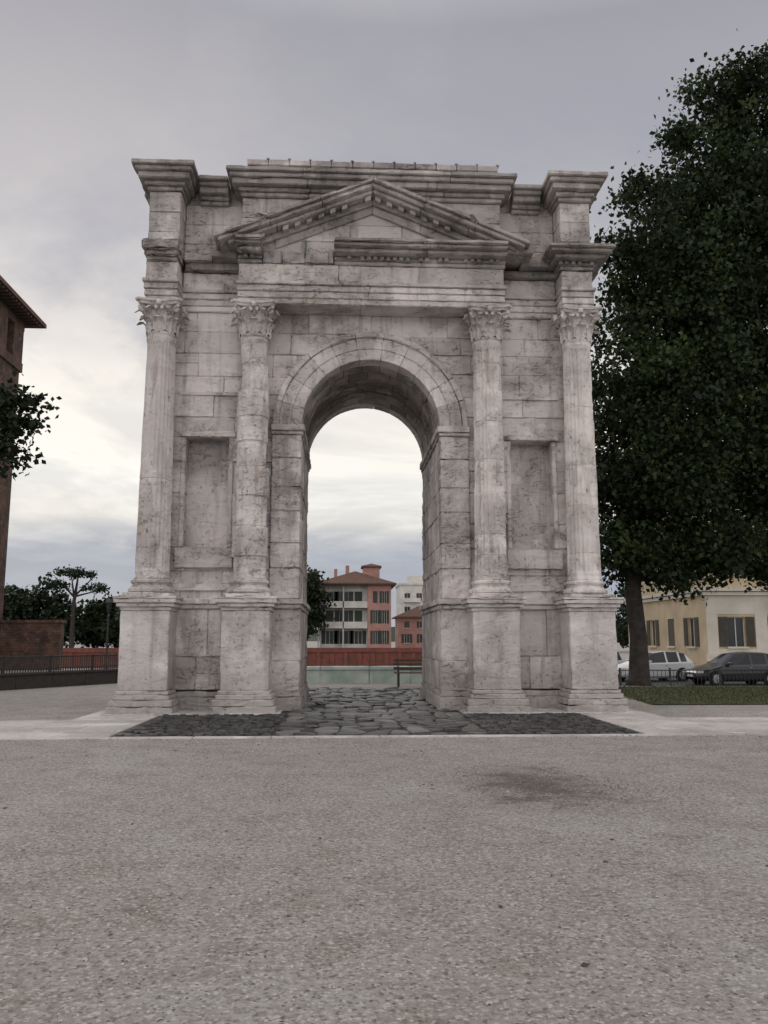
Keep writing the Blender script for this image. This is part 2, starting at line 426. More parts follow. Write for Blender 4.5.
for sgn in(-1,1):
    for L in(pz,pz2):
        for k in range(len(L)-1):
            off=.0 if L is pz2 else -.03
            j=random.uniform(-.015,.015); up=L is pz2
            rbox(pier,*sorted((sgn*(RI+off),sgn*2.2)),-.07+off+j,.4,L[k]+.001,L[k+1]-.001,er=.04 if up else .026,st=.11)
            box(pier,*sorted((sgn*(RI+.05),sgn*1.9)),.0,2.0,L[k]-.01,L[k+1]+.01,a=.1)
            y=.4
            while y<2.0-1e-6:
                w=random.uniform(.6,1.2)
                if 2.0-(y+w)<.35: w=2.0-y
                rbox(pier,*sorted((sgn*(RI+off+random.uniform(0,.03)),sgn*1.95)),y+.0015,y+w-.0015,L[k]+.0015,L[k+1]-.0015,er=.028)
                y+=w
    for (z0,z1,p) in((.0,.30,.09),(.30,.42,.05),(2.16,2.26,.05),(2.26,2.385,.10),(6.02,6.10,.03),(6.10,6.25,.07)):
        cuts=[-.1-p,.42+random.uniform(0,.3),1.2+random.uniform(0,.2),2.0]
        for q in range(3): rbox(pier,*sorted((sgn*(RI-p),sgn*2.22)),cuts[q]+.001,cuts[q+1]-.001,z0+.002,z1,er=.03)
        if z1<3: rbox(pier,*sorted((sgn*2.2,sgn*(W+p*.6))),-.02-p,.05,z0+.002,z1,er=.02)
        if z1<3: rbox(pier,*sorted((sgn*4.6,sgn*(W+p))),.052,2.0,z0+.002,z1,er=.02)
finish(pier,'passage_piers',M_stone,ARCH,mirror=2.0)
def ring(vo,r0,r1,y0,y1,angs,er=.012,jit=.0,A=None):
    rm=(r0+r1)/2
    for i in range(len(angs)-1):
        a0,a1=angs[i],angs[i+1]
        def fm(p,rm=rm):
            a=p[0]/rm; return (-p[2]*math.cos(a),p[1],SPR+.0+p[2]*math.sin(a))
        j=random.uniform(-jit,jit)
        rbox(vo,a0*rm+.0012,a1*rm-.0012,y0+j,y1,r0,r1,er=er,fmap=fm,a=(A[i] if A else None),chip=4)
vo=MB(); k=11; angs=[math.pi*i/k+(random.uniform(-.04,.04) if 0<i<k else 0) for i in range(k+1)]; A=[random.random() for _ in range(k)]
ring(vo,RI,1.80,-.05,.4,angs,.008,A=A); ring(vo,1.8,2.06,-.066,.4,angs,.006,A=A); ring(vo,2.0605,2.19,-.11,.3,angs,.035,A=A)
finish(vo,'voussoirs',M_stone,ARCH,mirror=2.0)
vo=MB()
def an(n): return [math.pi*i/n+(random.uniform(-.05,.05) if 0<i<n else 0) for i in range(n+1)]
ring(vo,RI+.03,1.95,.4,.95,an(11),.03); ring(vo,RI+.0,1.95,.95,1.5,an(10),.03); ring(vo,RI+.03,1.95,1.5,2.0,an(11),.03)
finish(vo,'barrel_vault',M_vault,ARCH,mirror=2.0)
pd=MB()
CX=[-4.65,-2.6,2.6,4.65]; CY=-.35
for cx in CX:
    a0=random.uniform(.3,.8)
    for (h,z0,z1,e) in((.66,.0,.17,.03),(.63,.172,.30,.02),(.57,.302,.40,.02),(.53,.402,.48,.015)):
        rbox(pd,cx-h,cx+h,CY-h,CY+.36,z0,z1,er=e,a=min(1,a0+.2))
    rbox(pd,cx-.495,cx+.495,CY-.495,CY+.36,.482,2.1,er=.018,a=a0)
    for (h,z0,z1) in((.53,2.102,2.17),(.58,2.172,2.25),(.63,2.252,2.34),(.65,2.342,2.385)):
        rbox(pd,cx-h,cx+h,CY-h,CY+.36,z0,z1,er=.02,a=a0)
finish(pd,'column_pedestals',M_ped,ARCH,mirror=2.0)
def column(mb,cx,cy,z0,z1,r0,r1,flute,joints,seed):
    nf=24;per=4;n=nf*per
    zz=list(np.arange(z0,z1,.07))+[z1]
    for j in joints: zz+= [j-.014,j,j+.014]
    zz=sorted(zz); vs=[];fs=[]
    rd_=random.Random(int(seed*10)+3); dr=[(rd_.uniform(-.025,.026),rd_.uniform(-.018,.018),rd_.random()) for _ in range(len(joints)+1)]
    aa=[]
    for z in zz:
        u=(z-z0)/(z1-z0); r=r0+(r1-r0)*(u**1.4)
        if u<.012 or u>.985: r+=.02
        di=sum(1 for j in joints if z>=j-.001); q=dr[di]
        if flute<1: r+=q[0]*(1 if flute==0 else .4)
        jt=any(abs(z-j)<.004 for j in joints); near=any(abs(z-j)<.07 for j in joints)
        for i in range(n):
            t=2*math.pi*i/n
            d=Vector((math.cos(t),math.sin(t),0))
            nn=noise.noise(Vector((d.x*1.3+seed,d.y*1.3,z*.9))); n2=noise.noise(Vector((d.x*3+seed,d.y*3,z*3))); n3=noise.noise(Vector((d.x*4+seed,d.y*4,z*1.2)))
            k=i%per; fd=(0,.028,.038,.028)[k]
            f=flute
            if flute==0: f=.6 if nn>.2 else 0
            elif flute<1: f=1 if nn>-.22 else .1
            else: f=1 if nn>-.42 else .2
            if u<.03 or u>.97: f=0
            rr=r-fd*f-(.016 if jt else 0)+.012*n2*(1.8 if flute<1 else .8)
            if near: rr-=.03*max(0,n3-.05)*(2.4 if flute<1 else 1.3)
            if nn>.34: rr-=.10*(nn-.34)/.3*(1.3 if flute<1 else .8)
            vs.append((cx+(q[1] if flute==0 else 0)+rr*d.x,cy+rr*d.y,z)); aa.append(.1+.85*q[2])
    for k in range(len(zz)-1):
        for i in range(n):
            j=(i+1)%n; fs.append((k*n+i,k*n+j,(k+1)*n+j,(k+1)*n+i))
    o=len(mb.v); mb.add(vs,fs); mb.a[o:]=aa
def capital(mb,cx,cy,z0,z1,seed):
    H=z1-z0
    lathe(mb,cx,cy,[(.31,z0),(.335,z0+.03),(.31,z0+.06),(.30,z0+.1),(.31,z0+H*.5),(.36,z0+H*.75),(.44,z0+H*.86)],n=32)
    def leaf(t,zb,h,w,out):
        vs=[];fs=[];m=8
        for k in range(m+1):
            u=k/m
            r=.315+.05*u+ out*max(0,u-.4)**1.5*3.0
            z=zb+h*math.sin(min(u,1)*math.pi*.58) - (0.16*h*max(0,u-.8)/.2)
            ww=w*(math.sin(math.pi*(.18+.78*u))**.6)*(1+.18*(1 if k%2 else -1))
            for s_ in(-1,-.5,0,.5,1):
                tt=t+s_*ww/r; rr=r+(.035 if s_==0 else (.0 if abs(s_)==.5 else .018))
                vs.append((cx+rr*math.cos(tt),cy+rr*math.sin(tt),z))
        for k in range(m):
            for s_ in range(4): o=k*5+s_; fs.append((o,o+1,o+6,o+5))
        mb.add(vs,fs,a=.2+.6*random.random())
    for i in range(8): leaf(2*math.pi*i/8,z0+.05,H*.42,.11,.13)
    for i in range(8): leaf(2*math.pi*(i+.5)/8,z0+.10,H*.66,.10,.16)
    for i in range(4):
        t=math.pi/4+i*math.pi/2
        c=Vector((cx+.52*math.cos(t),cy+.52*math.sin(t),z0+H*.75)); pts=[];rad=[]
        for k in range(15):
            a=k/14*math.pi*3; rr=.09*(1-k/17)
            pts.append(c+Vector((math.cos(t),math.sin(t),0))*(rr*math.sin(a))+Vector((0,0,rr*math.cos(a)))); rad.append(.036*(1-k/30))
        tube(mb,pts,rad,6)
        tube(mb,[(cx+.31*math.cos(t),cy+.31*math.sin(t),z0+H*.42),(cx+.38*math.cos(t),cy+.38*math.sin(t),z0+H*.72),(cx+.50*math.cos(t),cy+.50*math.sin(t),z0+H*.85)],[.025,.035,.03],6)
        t2=i*math.pi/2
        for s_ in(-1,1):
            c=Vector((cx+.40*math.cos(t2)+s_*.07*math.sin(t2),cy+.40*math.sin(t2)-s_*.07*math.cos(t2),z0+H*.76))
            tube(mb,[c-Vector((math.cos(t2),math.sin(t2),0))*.05,c+Vector((math.cos(t2),math.sin(t2),0))*.03],[.05,.045],8)
        lathe(mb,cx+.45*math.cos(t2),cy+.45*math.sin(t2),[(.0,z0+H*.80),(.05,z0+H*.82),(.06,z0+H*.88),(.04,z0+H*.95)],n=10)
    pts=[]
    for i in range(4):
        t=math.pi/4+i*math.pi/2; t2=t+math.pi/2
        A=Vector((.66*math.cos(t+.09),.66*math.sin(t+.09))); B=Vector((.66*math.cos(t2-.09),.66*math.sin(t2-.09)))
        md=(A+B)/2; nd=md.normalized()
        for k in range(7):
            u=k/6; p=A.lerp(B,u)-nd*(.09*4*u*(1-u)); pts.append(p)
    vs=[];fs=[];n=len(pts)
    for s_,z in((.88,z0+H*.86),(.92,z0+H*.93),(1,z0+H*.94),(1.02,z1)):
        vs+=[(cx+p.x*s_,cy+p.y*s_,z) for p in pts]
    for r in range(3):
        for k in range(n): fs.append((r*n+k,r*n+(k+1)%n,(r+1)*n+(k+1)%n,(r+1)*n+k))
    fs.append(tuple(3*n+k for k in range(n))); fs.append(tuple(range(n))[::-1])
    mb.add(vs,fs)
spec=[(1,[4.9]),(.0,[3.25,3.9,4.55,5.2,5.75,6.3,6.9,7.5]),(.5,[3.3,3.75,4.6,5.4,6.25,7.0,7.6]),(1,[3.35,4.4,5.3,6.6])]
co=MB()
for k,cx in enumerate(CX):
    rbox(co,cx-.49,cx+.49,CY-.49,CY+.36,2.386,2.47,er=.018)
    lathe(co,cx,CY,[(.44,2.47),(.475,2.5),(.475,2.55),(.44,2.585),(.41,2.6),(.385,2.64),(.40,2.67),(.43,2.69),(.43,2.73),(.40,2.755),(.37,2.76),(.37,2.79)],n=48,er=.025)
    column(co,cx,CY,2.78,8.10,.355,.30,spec[k][0],spec[k][1],k*7.7)
    capital(co,cx,CY,8.09,8.855,k)
finish(co,'corinthian_columns',M_column,ARCH,mirror=2.0)
en=MB(); cr=MB()
def seg(mb,x0,x1,y0,y1,z0,z1,er=.012,L=1.6):
    n=max(1,int(round((x1-x0)/L))); 
    cuts=[x0]+[x0+(x1-x0)*(i+random.uniform(-.12,.12))/n for i in range(1,n)]+[x1]
    for i in range(n): rbox(mb,cuts[i]+.0015,cuts[i+1]-.0015,y0+random.uniform(-.006,.006),y1,z0,z1,er=er)
def archi(x0,x1,yf,yb,L=2.9):
    for (z0,z1,p) in((8.86,8.99,0),(8.992,9.14,.025),(9.142,9.28,.05),(9.282,9.36,.10)):
        seg(en,x0-p*0.5,x1+p*.5,yf-p,yb,z0,z1,er=.018,L=L)
    seg(en,x0,x1,yf-.01,yb,9.362,9.78,er=.022,L=1.9)
archi(-2.97,2.97,-.62,.12)
for s in(-1,1):
    a,b=sorted((s*4.3,s*5.0)); archi(a,b,-.62,.12)
    a,b=sorted((s*2.98,s*4.29)); archi(a,b,-.06,.12)
    a,b=sorted((s*4.6,s*4.96)); 
    for z0,z1,p in((8.86,9.28,0),(9.28,9.36,.06),(9.36,9.78,.0)): rbox(en,a-(p if s<0 else 0),b+(p if s>0 else 0),.122,2.0,z0,z1)
def dentils(mb,x0,x1,yf,d,z0,z1,w=.085,g=.06):
    x=x0
    while x+w<=x1:
        if random.random()>.14: box(mb,x,x+w,yf+random.uniform(0,.03),yf+d,z0+random.uniform(0,.02),z1)
        x+=w+g
def corn(x0,x1,yf,yb,er=.022,dent=True,ex=.0):
    seg(cr,x0-.05*ex,x1+.05*ex,yf-.05,yb,9.782,9.87,er=er)
    if dent: dentils(cr,x0-.1*ex,x1+.1*ex,yf-.16,.12,9.872,9.955)
    seg(cr,x0-.08*ex,x1+.08*ex,yf-.08,yb,9.872,9.96,er=er)
    seg(cr,x0-.22*ex,x1+.22*ex,yf-.32,yb,9.962,10.05,er=er)
    seg(cr,x0-.34*ex,x1+.34*ex,yf-.45,yb,10.052,10.13,er=er*1.4)
    seg(cr,x0-.40*ex,x1+.40*ex,yf-.52,yb,10.132,10.21,er=er*1.8)
corn(-.85,3.0,-.62,.12)
corn(-3.0,-2.45,-.62,.12,er=.035)
x=-2.44
while x<-.9:
    w=random.uniform(.35,.6); w=min(w,-.86-x)
    if w<.05: break
    rbox(cr,x,x+w-.01,-.62-random.uniform(.0,.1),.12,9.79,10.0+random.uniform(.05,.2),er=.06); x+=w
corn(4.3,5.0,-.62,.12,ex=1); 
rbox(cr,3.42,4.25,-.42,.12,9.95,10.2,er=.03); seg(cr,3.0,4.25,-.2,.12,9.79,9.945)
rbox(cr,3.02,3.6,-.9,.12,10.05,10.2,er=.03)
rbox(cr,-4.98,-4.32,-.68,.12,9.785,9.88,er=.03); rbox(cr,-5.0,-4.3,-.76,.12,9.882,10.0,er=.07,st=.1); rbox(cr,-5.06,-4.26,-.84,.12,10.002,10.2,er=.11,st=.1); rbox(cr,-4.98,-4.3,-.66,.12,10.2,10.3,er=.06)
rbox(cr,-4.24,-3.01,-.2,.12,9.79,9.97,er=.05); rbox(cr,-4.24,-3.61,-.3,.12,9.972,10.17,er=.07); rbox(cr,-3.6,-3.02,-.5,.12,9.98,10.18,er=.05)
for s in(-1,1):
    for z0,z1,p in((9.79,9.95,.08),(9.955,10.06,.3),(10.062,10.2,.42)):
        e=.5 if s<0 else .95
        a,b=sorted((s*4.6,s*(4.98+p*e))); rbox(cr,a,b,.122,2.0,z0,z1,er=.03)
SL=.405; Z0=10.13
rk=MB()
for s in(-1,1):
    def fm(p,s=s): return (s*(3.48-p[0]),p[1],p[2]+p[0]*SL)
    def sg(yf,z0,z1,er,x0=0,x1=3.48,L=1.2):
        n=int(round((x1-x0)/L)); 
        for i in range(n):
            rbox(rk,x0+(x1-x0)*i/n+.002,x0+(x1-x0)*(i+1)/n-.0015,yf+random.uniform(-.02,.02),.1,z0,z1,er=er,fmap=fm)
    e=1.8 if s<0 else 1.2
    sg(-1.18,Z0+.0,Z0+.09,.03*e); sg(-1.1,Z0-.10,Z0-.002,.02*e,.1); sg(-.98,Z0-.19,Z0-.102,.018*e,.3); sg(-.74,Z0-.33,Z0-.192,.014,.6)
    sg(-.66,Z0-.52,Z0-.332,.012,1.3)
    x=.45
    while x<3.35:
        if random.random()>.15: box(rk,x,x+.12,-.93+random.uniform(0,.06),-.7,Z0-.30+random.uniform(0,.03),Z0-.195,fmap=fm)
        x+=.26
finish(rk,'pediment_raking_cornice',M_cornice,ARCH,mirror=2.0)
ty=MB()
for z0,z1 in((10.0,10.35),(10.352,10.75),(10.752,11.2)):
    hw=max(.3,(3.3-(z1-Z0)/SL)+.15)
    seg(ty,-hw,hw,-.60,.1,z0,z1,L=1.3)
for x0,x1,yf in((-2.95,2.95,-.42),(-5.0,-4.3,-.58),(4.3,5.0,-.58),(-4.29,-2.96,-.02),(2.96,4.29,-.02)):
    for z0,z1 in((10.2,10.5),(10.5015,10.98),(10.9815,11.46)): seg(ty,x0,x1,yf,.2,z0,z1,L=1.7,er=.018)
for s in(-1,1):
    a,b=sorted((s*4.5,s*5.0))
    for y0,y1 in [(.202,1.1),(1.102,2.0)]: rbox(ty,a,b,y0,y1,10.2,11.46)
finish(ty,'attic_wall',M_attic,ARCH,mirror=2.0)
def acorn(x0,x1,yf,ex,yb=.25,dz=0):
    for z0,z1,p in((11.462,11.56,.05),(11.562,11.66,.12),(11.662,11.80,.26),(11.802,11.90,.34),(11.902,12.0,.42)):
        seg(cr,x0-p*ex*.8,x1+p*ex*.8,yf-p,yb,z0+dz,z1+dz,er=.022,L=1.5)
acorn(-2.95,2.95,-.44,1)
acorn(-5.0,-4.3,-.6,1); acorn(4.3,5.0,-.6,1)
acorn(-3.95,-3.3,-.04,0,dz=-.03); acorn(3.3,3.95,-.04,0,dz=-.03)
for s in(-1,1):
    for z0,z1,p in((11.462,11.66,.1),(11.662,11.80,.24),(11.802,12.0,.32)):
        a,b=sorted((s*4.5,s*(5.0+p))); rbox(cr,a,b,.252,2.0,z0,z1,er=.018)
seg(cr,-2.9,2.9,-.5,2.0,12.003,12.2,er=.03,L=.9)
x=-2.85
while x<2.8:
    w=.48; rbox(cr,x,x+w-.01,-.56,2.0,12.2,12.33+random.uniform(0,.015),er=.012); rbox(cr,x+w-.05,x+w+.03,-.57,2.0,12.345,12.375,er=.01); x+=w
finish(en,'architrave_and_frieze',M_stone,ARCH,mirror=2.0)
finish(cr,'cornices',M_cornice,ARCH,mirror=2.0)
sl=MB()
for s in(-1,1):
    a,b=sorted((s*1.86,s*5.4)); seg(sl,a,b,-1.1,2.0,-.1,.045,er=.01,L=1.3)
finish(sl,'base_slab',M_slab,ARCH,mirror=2.0)
# ---------------------------------------------------------------- leaves
def leaves(name,blobs,size,mat,parent=None,dens=1.0,cr_=(.55,.95),per=100,shell=2.4,flat=.75):
    P=[];A=[]
    for (cx,cy,cz,rx,ry,rz,nc) in blobs:
        nc=int(nc*dens)
        d=rng.normal(size=(nc,3)); d/=np.linalg.norm(d,axis=1)[:,None]
        r=rng.random(nc)**(1/shell)
        r*=1+.16*np.sin(d[:,0]*5+cx)*np.cos(d[:,2]*6+cy)
        c=np.array([cx,cy,cz])+d*r[:,None]*np.array([rx,ry,rz])
        for q in c:
            m=int(per*rng.uniform(.4,1.3)); R_=rng.uniform(*cr_)
            g=rng.normal(size=(m,3))*np.array([.5,.5,.5*flat])*R_
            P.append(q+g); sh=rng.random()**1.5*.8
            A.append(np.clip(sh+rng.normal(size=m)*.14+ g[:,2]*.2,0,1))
    P=np.concatenate(P);A=np.concatenate(A);n=len(P)
    u=rng.normal(size=(n,3)); u/=np.linalg.norm(u,axis=1)[:,None]
    w=rng.normal(size=(n,3)); w-=u*np.sum(u*w,1)[:,None]; w/=np.linalg.norm(w,axis=1)[:,None]
    nn=np.cross(u,w)
    s_=size*rng.uniform(.6,1.3,n)[:,None]
    V=np.empty((n,4,3)); V[:,0]=P-u*s_*.5; V[:,1]=P+w*s_*.38+nn*s_*.1; V[:,2]=P+u*s_*.5; V[:,3]=P-w*s_*.38+nn*s_*.1
    me=bpy.data.meshes.new(name); me.vertices.add(n*4); me.vertices.foreach_set('co',V.ravel())
    me.loops.add(n*4); me.loops.foreach_set('vertex_index',np.arange(n*4)); me.polygons.add(n)
    me.polygons.foreach_set('loop_start',np.arange(n)*4); me.polygons.foreach_set('loop_total',np.full(n,4))
    me.update(calc_edges=True)
    at=me.attributes.new('blk','FLOAT','POINT'); at.data.foreach_set('value',np.repeat(A,4))
    me.materials.append(mat); ob=bpy.data.objects.new(name,me); sc.collection.objects.link(ob)
    if parent: ob.parent=parent
    return ob
def limb(mb,a,b,r0,r1,sag=.4):
    a=Vector(a);b=Vector(b);pts=[];rad=[]
    for k in range(7):
        u=k/6;p=a.lerp(b,u)+Vector((noise.noise(Vector((a.x+u*2,b.y,3))),noise.noise(Vector((b.x,u*2+a.y,7))),math.sin(u*math.pi)*.6))*sag*(math.sin(u*math.pi)+.05)
        pts.append(p);rad.append(r0+(r1-r0)*u)
    tube(mb,pts,rad,8,rough=.1)
T=empty('plane_tree'); b=MB()
tube(b,[(9.55,10.4,-.2),(9.58,10.4,.15),(9.62,10.4,1.5),(9.5,10.4,3.2),(9.75,10.5,5.2),(10.2,10.6,8),(10.8,10.8,12)],[.5,.36,.29,.27,.24,.18,.08],14,rough=.25)
bl=[(11.0,10.8,10.0,2.8,3.0,4.2,210),(10.3,10.3,6.9,2.5,2.4,2.0,120),(11.7,10.6,14.6,2.4,2.8,3.2,120),(9.3,9.9,4.6,1.25,1.3,1.3,45),(12.0,9.9,4.7,1.9,1.3,1.0,50),(10.6,10,3.7,.9,.8,.6,14),
    (8.3,10.2,12.6,.5,.6,.35,5),(9.3,10.2,15.6,.6,.6,.4,6),(8.1,10,8.6,.5,.5,.5,6),(8.5,10.2,6.6,.7,.6,.35,7),(9.9,10.2,17.7,.6,.6,.35,5),(8.6,10.2,10.6,.5,.6,.4,5)]
for q in [(8.6,9.8,5.0),(12.5,10,7),(9,11.5,8),(12.6,11,10),(8.6,10.0,10.5),(8.8,10.5,4.2),(11.8,9.6,4.6),(8.4,10.2,12.5)]: limb(b,(9.65,10.45,3.0+random.random()*2.5),q,.11,.03)
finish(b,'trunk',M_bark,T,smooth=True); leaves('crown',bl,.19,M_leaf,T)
T=empty('plane_tree'); b=MB()
tube(b,[(16.8,13,-.7),(16.8,13,.2),(16.7,13,3),(16.5,13,7),(16,13,13),(15.8,13,19)],[.7,.45,.38,.33,.22,.08],14,rough=.2)
bl=[(14.8,12.5,12.2,5.0,4,6.0,400),(16.0,12.5,18.8,4.3,4.2,5.2,300),(17.0,12.0,7.2,4.6,3,3.0,190),(14.0,11.8,17.2,3.0,3,3.2,150),(15.2,11.3,22.6,1.8,1.8,1.5,36),(15.0,11.6,4.7,2.0,1.3,.9,38),
    (12.5,11.5,20.9,.7,.6,.4,7),(10.9,11.4,18.9,.6,.6,.4,6),(13.4,11.3,22.9,.6,.5,.4,5)]
for k in range(12):
    t=k*2.4; limb(b,(16.5,13,5+k*.9),(15.6+4.2*math.cos(t),12.6+4*math.sin(t),7.5+k*1.05),.14,.03)
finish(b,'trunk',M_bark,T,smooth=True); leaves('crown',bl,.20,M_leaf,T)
T=empty('lime_tree'); b=MB()
tube(b,[(-13,0,-.1),(-13,0,.3),(-13,0,3),(-12.8,0,7),(-12.9,0,10)],[.4,.27,.23,.18,.05],12,rough=.2)
limb(b,(-12.9,0,4.5),(-8.0,.1,6.2),.1,.015); limb(b,(-12.9,0,6),(-10,1,8),.09,.02); limb(b,(-13,0,5),(-15.5,-1,8),.09,.02)
finish(b,'trunk',M_bark,T,smooth=True)
leaves('crown',[(-13,0,8,3.4,3.4,3.2,120),(-9.3,0,6.15,1.4,.9,.85,46),(-8.5,0,5.55,.85,.6,.5,22),(-8.1,0,6.75,.7,.5,.28,13),(-7.75,0,6.1,.45,.4,.16,6)],.15,M_leafd,T,cr_=(.2,.5),per=60)
T=empty('riverside_tree'); b=MB(); tube(b,[(-6.0,109.5,-.2),(-6,109.5,4),(-6,109.5,9)],[.5,.35,.1],8)
finish(b,'trunk',M_bark,T); leaves('crown',[(-6.2,109.5,6.8,3.6,3,5.4,170)],.6,M_leafd,T,cr_=(1.0,1.6),per=50)
T=empty('umbrella_pine'); b=MB(); tube(b,[(-41,112,-.2),(-41,112,7),(-40.6,112,10.5)],[.4,.3,.15],8)
for q in((-44,112,11),(-38,112,11.2),(-41,110,11.5),(-42.6,112,9.5),(-37.2,112,9)): tube(b,[(-41,112,8),q],[.18,.06],6)
finish(b,'trunk',M_bark,T); leaves('crown',[(-41,112,11.6,3.6,3,.6,34),(-43.5,112,9.8,2.2,2,.5,14),(-37.5,112,9.2,2.3,2,.5,14)],.4,M_leafd,T,cr_=(.5,.9),per=40)
far=[]
for k in range(26):
    x=-62+k*3.1+random.uniform(-1,1)
    if -40>x: hgt=random.uniform(9,12.5) if x<-44 else 7
    else: hgt=random.uniform(6,10.5)
    if x>-9: continue
    far.append((x,118+random.uniform(-3,3),hgt*.52,3.4,3,hgt*.48,55))
for k in range(30):
    x=20+k*6; far.append((x,125+random.uniform(-6,6),5,5,4,random.uniform(4,6),45))
leaves('distant_trees',far,.75,M_leafd,cr_=(1.1,1.8),per=45)
mb=MB(); vs=[];fs=[]
for i in range(61):
    x=-900+i*30; h=14+10*noise.noise(Vector((x*.004,1,0)))+4*noise.noise(Vector((x*.02,3,0)))
    vs+=[(x,900,-2),(x,960,max(3,h))]
for i in range(60): fs.append((2*i,2*i+2,2*i+3,2*i+1))
mb.add(vs,fs); finish(mb,'hills',M_leafd)
# ---------------------------------------------------------------- buildings
def facade(mb,P0,U,N,Wd,z0,cols,rows,mats=(0,1,2,3),shutters=True,sill=True):
    P0=Vector(P0);U=Vector(U);N=Vector(N)
    us=sorted(set([0,Wd]+[c for q in cols for c in q])); H=rows[-1][2] if len(rows[-1])>2 else rows[-1][1]+1
    zz=sorted(set([z0,H]+[c for q in rows for c in q[:2]]))
    def P(u,z,d=0): return P0+U*u+Vector((0,0,z))+N*d
    for i in range(len(us)-1):
        for j in range(len(zz)-1):
            a,b_,c,d=us[i],us[i+1],zz[j],zz[j+1]
            hole=any(abs(a-q[0])<1e-4 for q in cols) and any(abs(c-q[0])<1e-4 for q in rows)
            if not hole: mb.add([P(a,c),P(b_,c),P(b_,d),P(a,d)],[(0,1,2,3)],m=mats[0]); continue
            r=-.2
            for q in(((a,c),(a,d)),((b_,c),(b_,d)),((a,c),(b_,c)),((a,d),(b_,d))):
                mb.add([P(*q[0]),P(*q[1]),P(*q[1],r),P(*q[0],r)],[(0,1,2,3)],m=mats[0])
            mb.add([P(a,c,r),P(b_,c,r),P(b_,d,r),P(a,d,r)],[(0,1,2,3)],m=mats[1])
            def bar(u0,u1,w0,w1,d0,d1,m):
                vs=[P(u,w,dd) for dd in(d0,d1) for w in(w0,w1) for u in(u0,u1)]
                mb.add(vs,[(0,1,3,2),(4,6,7,5),(0,4,5,1),(2,3,7,6),(0,2,6,4),(1,5,7,3)],m=m)
            t=.06; 
            bar(a,a+t,c,d,r+.01,r+.06,mats[2]); bar(b_-t,b_,c,d,r+.01,r+.06,mats[2]); bar(a+t,b_-t,d-t,d,r+.01,r+.06,mats[2]); bar((a+b_)/2-.03,(a+b_)/2+.03,c,d-t,r+.01,r+.05,mats[2])
            if sill: bar(a-.1,b_+.1,c-.12,c-.001,.002,.12,mats[2])
            if shutters:
                w=(b_-a)/2
                if random.random()<.3:
                    bar(a+.01,b_-.01,c+.01,d-.01,-.08,-.03,mats[3]); continue
                for (s0,s1) in((a-w-.02,a-.02),(b_+.02,b_+w+.02)):
                    bar(s0,s1,c,d,.003,.05,mats[3])
                    k=c+.1
                    while k<d-.1: bar(s0+.06,s1-.06,k,k+.035,.05,.07,mats[3]); k+=.11
def hip(mb,x0,x1,y0,y1,z,h,ov,m):
    x0-=ov;x1+=ov;y0-=ov;y1+=ov; wx,wy=x1-x0,y1-y0; k=min(wx,wy)/2
    if wx>=wy: r=[(x0+k,(y0+y1)/2,z+h),(x1-k,(y0+y1)/2,z+h)]; fs=[(0,1,5,4),(1,2,5),(2,3,4,5),(3,0,4)]
    else: r=[((x0+x1)/2,y0+k,z+h),((x0+x1)/2,y1-k,z+h)]; fs=[(0,1,4),(1,2,5,4),(2,3,5),(3,0,4,5)]
    mb.add([(x0,y0,z),(x1,y0,z),(x1,y1,z),(x0,y1,z)]+r,fs,m=m)
    box(mb,x0,x1,y0,y1,z-.22,z-.003,m=m)
T=empty('brick_castle_tower'); t=MB()
X0,X1,Y0,Y1=-28,-17.95,14,26
put=[(1.0+2.4*i,1.14+2.4*i) for i in range(5)]
prow=[(2.2+1.9*i,2.36+1.9*i) for i in range(6)]+[(13,13.9,16.0)]
facade(t,(X1,Y0,0),(0,1,0),(1,0,0),12,0,put,prow,(0,1,0,0),False,False)
facade(t,(X0,Y0,0),(1,0,0),(0,-1,0),X1-X0,0,[(2.5,3.1),(7.2,7.8)],[(8,9.0),(13,13.9,16.0)],(0,1,0,0),False,False)
t.add([(X0,Y1,0),(X1,Y1,0),(X1,Y1,16),(X0,Y1,16),(X0,Y0,0),(X0,Y0,16)],[(1,0,3,2),(0,4,5,3)])
box(t,X0-.12,X1+.12,Y0-.12,Y1+.12,15.7,16.2)
y=Y0-.12
while y<Y1: 
    box(t,X1-.5,X1+.12,y,min(y+1.3,Y1+.12),16.2,18.0); box(t,X0-.12,X0+.4,y,min(y+1.3,Y1+.12),16.2,18.0); y+=2.16
x=X0+.5
while x<X1-.6: box(t,x,x+1.2,Y0-.12,Y0+.4,16.2,18.0); box(t,x,x+1.2,Y1-.4,Y1+.12,16.2,18.0); x+=2.1
box(t,X0-.1,X1+.1,Y0-.1,Y1+.1,18.0,18.45)
for k in range(30): box(t,X1+.1,X1+.85,Y0+k*.42,Y0+k*.42+.12,18.4,18.52,m=3)
hip(t,X0,X1,Y0,Y1,18.75,3.0,.95,2)
finish(t,'walls_and_roof',[M_brick,M_glass,M_roof,M_wood],T)
t=MB(); rbox(t,-17.9,-14.8,25.4,26,0,2.35,st=.5); rbox(t,-17.9,-14.7,25.35,26.05,2.352,2.5,st=.5); finish(t,'brick_wall',M_brick)
T=empty('apartment_house'); t=MB(); x0,x1,y0,y1=-3.7,7.2,112,122
rowsA=[(.9,2.9),(4.0,6.0),(7.1,8.9,9.9)]
facade(t,(x0,y0,0),(1,0,0),(0,-1,0),x1-x0-3.6,.0,[(.9,2.1),(3.0,4.4),(5.3,6.5)],rowsA,(0,1,2,3),True,False)
facade(t,(x1-3.6,y0-1.2,0),(1,0,0),(0,-1,0),3.6,.0,[(.8,1.5),(2.2,2.9)],rowsA,(4,1,2,3),True,False)
